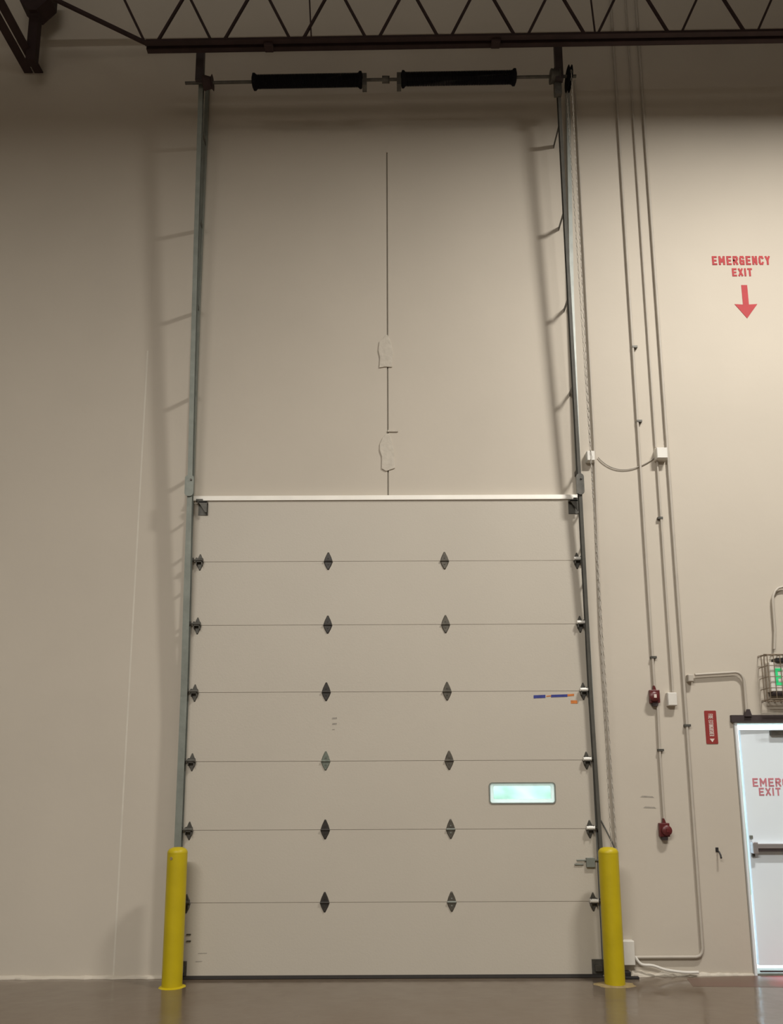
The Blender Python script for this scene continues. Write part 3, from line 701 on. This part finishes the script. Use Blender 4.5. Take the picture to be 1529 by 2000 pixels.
b = BM(); p = pt(1459, 1392, -0.03); prism_xz(b, [(p.x - 0.03, p.z - 0.035), (p.x + 0.035, p.z - 0.035), (p.x + 0.018, p.z + 0.03), (p.x - 0.010, p.z + 0.03)], -0.05, -0.008); obj('conduit_fitting', b, M['darkframe'], t, label='dark fitting at the door head')
conduit('thin beige conduit beside the right track with a small box halfway', [Vector((X(1146, 600, YC), YC, 9.0)), Vector((X(1146, 600, YC), YC, 4.9)), Vector((X(1158, 940, YC), YC, 3.0)), Vector((X(1203, 1600, YC), YC, 0.3))], 0.009)
ps = pt(1512, 1268, -0.03); pa = pt(1509, 1175, -0.03); pe = pt(1560, 1128, -0.03)
conduit('hooked beige conduit rising from the caged exit sign', [ps, pt(1513, 1230, -0.03), pa] + [Vector((pa.x + 0.10 * (1 - math.cos(a * PI / 2)), -0.03, pa.z + 0.14 * math.sin(a * PI / 2))) for a in (.25, .5, .75, 1)] + [Vector((pa.x + 0.4, -0.03, pa.z + 0.14))], 0.012)

def wbox(name, lab, cat, px, py, w_, h_, d_, m='whitebox', grp=None, y=0.0, parts=True):
    p = at(px, py, -d_ / 2)
    t = thing(name, lab, cat, (p.x, 0, p.z), grp)
    b = BM(); box(b, p.x - w_ / 2, p.x + w_ / 2, -d_, 0, p.z - h_ / 2, p.z + h_ / 2); obj('box_body', b, M[m], t, bevel=0.004)
    b = BM(); box(b, p.x - w_ / 2 + 0.004, p.x + w_ / 2 - 0.004, -d_ - 0.005, -d_ + 0.001, p.z - h_ / 2 + 0.004, p.z + h_ / 2 - 0.004); obj('cover_plate', b, M[m], t, bevel=0.002)
    return t, p
G = 'small junction boxes on the right wall'
wbox('junction_box', 'small white box at the left end of the sagging cable', 'electrical box', 1152, 893, 0.075, 0.10, 0.07, grp=G)
wbox('junction_box', 'white box at the right end of the sagging cable', 'electrical box', 1290, 888, 0.105, 0.11, 0.085, grp=G)
t, p = wbox('junction_box', 'white box just right of the upper red alarm box', 'electrical box', 1311, 1366, 0.085, 0.12, 0.055, grp=G)
wbox('junction_box', 'tiny box on the conduit left of the looping conduit', 'electrical box', 1347, 1325, 0.05, 0.065, 0.055, m='conduit', grp=G)
wbox('junction_box', 'white box near the floor behind the right bollard', 'electrical box', 1226, 1860, 0.10, 0.20, 0.07, grp=G)
# sagging cable
b = BM(); A = at(1168, 893, -0.012); B = at(1282, 891, -0.012); pts = []
for k in range(21):
    u = k / 20; dz = 0.13 * (4 * u * (1 - u)) ** 0.9 * (1.25 - 0.5 * u); pts.append(Vector((A.x + (B.x - A.x) * u, -0.012, A.z + (B.z - A.z) * u - dz)))
tube(b, pts, 0.0045, 8); tag(obj('sagging_cable', b, M['cable'], smooth=True), 'thin cable sagging between two small white boxes on the wall', 'cable')
# flexible conduit lying at the foot of the wall
b = BM(); P = [(1240, 1868, -.04), (1252, 1883, -.05), (1275, 1886, -.06), (1300, 1894, -.06), (1335, 1899, -.05), (1364, 1899, -.05)]
pts = [at(a, c, d) for a, c, d in P]
for q in pts: q.z = max(q.z, 0.014)
sm = []
for k in range(len(pts) - 1):
    a0, a1, a2, a3 = pts[max(k - 1, 0)], pts[k], pts[k + 1], pts[min(k + 2, len(pts) - 1)]
    for j in range(6):
        u = j / 6; sm.append(0.5 * ((2 * a1) + (a2 - a0) * u + (2 * a0 - 5 * a1 + 4 * a2 - a3) * u * u + (3 * a1 - a0 - 3 * a2 + a3) * u ** 3))
sm.append(pts[-1]); tube(b, sm, 0.012, 8)
tag(obj('flexible_conduit', b, M['whitebox'], smooth=True), 'slack pale flexible conduit lying along the floor right of the right bollard', 'conduit')
b = BM(); p = at(1222, 1886, -0.06); box(b, p.x - 0.05, p.x + 0.03, -0.10, -0.03, 0.0, 0.055); box(b, p.x - 0.03, p.x + 0.09, -0.13, -0.09, 0.0, 0.02)
tag(obj('floor_anchor', b, M['black'], bevel=0.004), 'small black metal anchor on the floor behind the right bollard', 'anchor')

# red alarm devices
def alarm(px, py, lab, lean):
    p = at(px, py, -0.04); x, z = p.x, p.z
    t = thing('alarm_box', lab, 'fire alarm', (x, 0, z), 'red fire alarm devices')
    b = BM(); box(b, x - 0.045, x + 0.045, -0.045, 0, z - 0.06, z + 0.06); bb = obj('back_box', b, M['red'], t, bevel=0.006)
    b = BM(); tube(b, [(x + lean * 0.012, -0.045, z - 0.004), (x + lean * 0.012, -0.070, z - 0.004), (x + lean * 0.012, -0.080, z - 0.004)], [0.046, 0.044, 0.030], 20); hcv = obj('horn_cover', b, M['red'], t, smooth=True)
    b = BM(); box(b, x + lean * 0.012 - 0.012, x + lean * 0.012 + 0.012, -0.086, -0.078, z - 0.018, z + 0.014); obj('front_plate', b, M['signwhite'] if lean < 0 else M['red'], hcv)
    b = BM(); prism_xz(b, [(x - 0.012, z + 0.06), (x + 0.018, z + 0.06), (x + 0.004, z + 0.10), (x - 0.006, z + 0.10)], -0.035, -0.005); obj('conduit_hub', b, M['red'], t)
    b = BM(); box(b, x - 0.025, x + 0.020, -0.05, -0.005, z - 0.088, z - 0.06); obj('lower_hub', b, M['darkframe'], t)
alarm(1279, 1360, 'dark red alarm box at the foot of the long left conduit', -1)
alarm(1298, 1621, 'dark red alarm box at the end of the lowest conduit, nearer the floor', 1)
# red extinguisher sign
sx0, sx1 = X(1377, 1420), X(1400, 1420); sz0, sz1 = Z(1389, 1453), Z(1389, 1388); xm = (sx0 + sx1) / 2
t = thing('extinguisher_sign', 'narrow vertical red fire extinguisher sign left of the exit door', 'sign', (xm, 0, sz0))
b = BM(); prism_xz(b, rrect(sx0, sx1, sz0, sz1, 0.008), -0.004, 0); obj('sign_plate', b, M['redsign'], t)
lettering('sign_lettering', 'FIRE EXTINGUISHER', 0.040, xm, (sz0 + sz1) / 2 + 0.02, -0.005, M['signwhite'], t, width=0.205, depth=0.002, bold=0.012, rot=PI / 2)
b = BM(); zc_ = sz0 + 0.035; prism_xz(b, [(xm - 0.022, zc_ + 0.012), (xm + 0.022, zc_ + 0.012), (xm, zc_ - 0.02)], -0.006, -0.003); obj('arrow_mark', b, M['signwhite'], t)
# empty wall hook
x, z = X(1401, 1665), Z(1401, 1663)
t = thing('wall_hook', 'small black empty extinguisher hook on the wall left of the exit door', 'hook', (x, 0, z))
b = BM(); box(b, x - 0.016, x + 0.010, -0.006, 0, z - 0.005, z + 0.035); obj('hook_plate', b, M['black'], t, bevel=0.002)
b = BM(); tube(b, [(x, -0.005, z + 0.01), (x + 0.005, -0.03, z - 0.005), (x + 0.008, -0.045, z - 0.03), (x + 0.008, -0.05, z - 0.055), (x + 0.008, -0.055, z - 0.045)], 0.007, 8); obj('hook_prong', b, M['black'], t, smooth=True)

# painted words and arrow high on the wall
wx = X(1447, 510); wt = thing('painted_exit_notice', 'red stencilled EMERGENCY EXIT lettering with a down arrow high on the wall', 'painted sign', (wx, 0, Z(1450, 622)))
lettering('painted_word', 'EMERGENCY', 0.100, X(1447, 510), Z(1447, 509), -0.002, M['redpaint'], wt, width=X(1505, 510) - X(1389, 510), depth=0.003, bold=0.035)
lettering('painted_word', 'EXIT', 0.090, X(1449, 532), Z(1449, 532), -0.002, M['redpaint'], wt, width=X(1470, 532) - X(1428, 532), depth=0.003, bold=0.035)
q = lambda px, py: (X(px, py), Z(px, py))
b = BM(); ax = X(1456, 590); zz0, zz1, zz2 = Z(1453, 557), Z(1456, 595), Z(1460, 622)
prism_xz(b, [(ax - 0.030, zz0), (ax + 0.030, zz0), (ax + 0.030, zz1), (ax + 0.115, zz1 + 0.005), (ax + 0.0, zz2), (ax - 0.115, zz1 + 0.005), (ax - 0.030, zz1)], -0.003, 0.001)
obj('painted_arrow', b, M['redpaint'], wt)

# ------------------------------------------------------------------ exit door
ed = thing('emergency_exit_door', 'white emergency exit door with red lettering and a push bar, daylight around it', 'door', (EL, 0.05, 0)); ed['kind'] = 'thing'
b = BM(); box(b, EL - 0.045, ER + 0.045, -0.03, 0.03, EH - 0.008, EH + 0.055); obj('door_head', b, M['darkframe'], ed, label='dark head of the door frame')
for (a, c) in ((EL - 0.012, EL + 0.010), (ER - 0.022, ER + 0.012)):
    b = BM(); box(b, a, c, -0.012, T, 0.0, EH - 0.008); obj('door_jamb', b, M['framepaint'], ed)
b = BM(); box(b, EL - 0.022, EL - 0.012, -0.014, 0.0, 0.0, EH); obj('frame_edge', b, M['jamb'], ed)
b = BM(); box(b, EL + 0.012, ER - 0.012, 0.0, T, EH - 0.018, EH - 0.008); obj('frame_lintel', b, M['framepaint'], ed)
# leaf hinged on the right and standing a hand's breadth open, so daylight comes in at the left edge and below
hp = Vector((ER - 0.03, 0.035, 0)); ang = math.radians(-1.2)
Lw = ER - EL - 0.082
RM = Matrix.Translation(hp) @ Matrix.Rotation(ang, 4, 'Z')
b = BM(); box(b, -Lw, 0, -0.022, 0.022, 0.075, EH - 0.075, RM); lf = obj('door_leaf', b, M['leaf'], ed)
def ledge(x0, x1, y0, y1, z0, z1, name, m, bev=0.0, lab=None):
    b = BM(); box(b, x0, x1, y0, y1, z0, z1, RM); return obj(name, b, M[m], lf, bevel=bev, label=lab)
zb = 1.075
ledge(-Lw + 0.045, -0.05, -0.075, -0.022, zb - 0.012, zb + 0.030, 'push_bar', 'chrome', 0.004, 'silver push bar')
ledge(-Lw + 0.055, -0.05, -0.070, -0.022, zb - 0.038, zb - 0.012, 'push_bar_underside', 'darkframe', 0.0, 'dark underside of the push bar')
ledge(-Lw + 0.004, -Lw + 0.05, -0.085, -0.022, zb - 0.055, zb + 0.045, 'bar_end_cap', 'chrome', 0.006)
ledge(-Lw + 0.008, -Lw + 0.034, -0.045, -0.022, zb - 0.085, zb - 0.06, 'latch', 'galv_dark', 0.003)
ledge(-Lw + 0.004, -Lw + 0.030, -0.04, -0.022, zb + 0.07, zb + 0.10, 'latch', 'galv', 0.003)
b = BM(); box(b, -0.62, -0.10, -0.06, -0.022, EH - 0.125, EH - 0.085, RM); obj('closer_arm', b, M['galv_dark'], lf)
b = BM(); box(b, -0.46, -0.12, -0.095, -0.022, EH - 0.21, EH - 0.14, RM); obj('door_closer', b, M['black'], lf, bevel=0.01)
b = BM(); box(b, EL + 0.02, ER - 0.02, 0.0, T, 0.0, 0.012); obj('threshold', b, M['galv'], ed)
b = BM(); box(b, -Lw, 0, -0.035, -0.022, 0.02, 0.032, RM); obj('door_sweep', b, M['darkframe'], lf)
for (txt, px0, py, h, w2) in (('EMERGENCY', 1466, 1528, 0.075, 0.58), ('EXIT ONLY', 1478, 1546, 0.070, 0.48)):
    ztx = Z(1500, py, 0.1)
    o = lettering('door_lettering', txt, h, -Lw / 2 - 0.085, ztx, -0.0235, M['redpink'], None, width=w2, depth=0.002, bold=0.02)
    for v in o.data.vertices: v.co = RM @ v.co
    o.parent = lf; o.matrix_parent_inverse = Matrix.Identity(4)

# ------------------------------------------------------------------ exit sign in its wire guard
x0 = X(1515, 1320, -0.10); z0, z1 = Z(1520, 1350, -0.10), Z(1520, 1293, -0.10)
es = thing('exit_sign', 'green EXIT sign inside a wire guard above the exit door', 'exit sign', (x0, 0, z0))
b = BM(); box(b, x0 - 0.045, x0 + 0.30, -0.09, 0.0, z0, z1); sh_ = obj('sign_housing', b, M['whitebox'], es, bevel=0.006)
lettering('glowing_word', 'EXIT', 0.155, x0 + 0.135, (z0 + z1) / 2, -0.092, M['exit_green'], sh_, width=0.29, depth=0.003, bold=0.02)
b = BM(); box(b, x0 + 0.01, x0 + 0.24, -0.12, -0.02, z1 + 0.001, z1 + 0.035); obj('sign_canopy', b, M['black'], es)
b = BM(); box(b, x0 - 0.03, x0 + 0.29, -0.085, -0.01, z0 - 0.035, z0 - 0.001); obj('battery_pack', b, M['darkframe'], es)
cg = thing('wire_guard', 'brown wire cage bolted over the exit sign', 'wire guard', (x0, 0, z0 - .1))
gx0, gx1, gz0, gz1, gy = x0 - 0.10, x0 + 0.36, z0 - 0.09, z1 + 0.07, -0.17
def wire(pts): 
    b = BM(); tube(b, pts, 0.004, 6); obj('wire', b, M['cage'], cg, smooth=True)
k = 0
for x in [gx0 + i * (gx1 - gx0) / 8 for i in range(9)]:
    wire([(x, -0.004, gz1), (x, gy, gz1 - 0.01), (x, gy, gz0 + 0.01), (x, -0.004, gz0)])
for z in [gz0 + 0.012 + i * (gz1 - gz0 - 0.024) / 4 for i in range(5)]:
    wire([(gx0, -0.004, z), (gx0, gy, z), (gx1, gy, z), (gx1, -0.004, z)])
for y in (-0.06, -0.115):
    wire([(gx0, y, gz0), (gx1, y, gz0)]); wire([(gx0, y, gz1), (gx1, y, gz1)])
    wire([(gx0, y, gz0), (gx0, y, gz1)])

# ------------------------------------------------------------------ lamp body under the roof
x, y, z, wt_, L = LAMPS[0]
lt = thing('high_bay_lamp', 'long high bay lamp hanging from the roof just outside the picture on the right', 'lamp', (x, y, z))
b = BM(); box(b, x - L / 2 - 0.03, x + L / 2 + 0.03, y - 0.19, y + 0.19, z, z + 0.09); obj('lamp_housing', b, M['housing'], lt)
b = BM(); box(b, x - L / 2, x + L / 2, y - 0.17, y + 0.17, z - 0.004, z + 0.001); obj('lamp_lens', b, M['lens'], lt)
for sx_ in (-1, 1):
    b = BM(); tube(b, [(x + sx_ * L * 0.4, y, z + 0.09), (x + sx_ * L * 0.4, y, RZ - 0.03)], 0.004, 6); obj('hanging_wire', b, M['galv_dark'], lt)
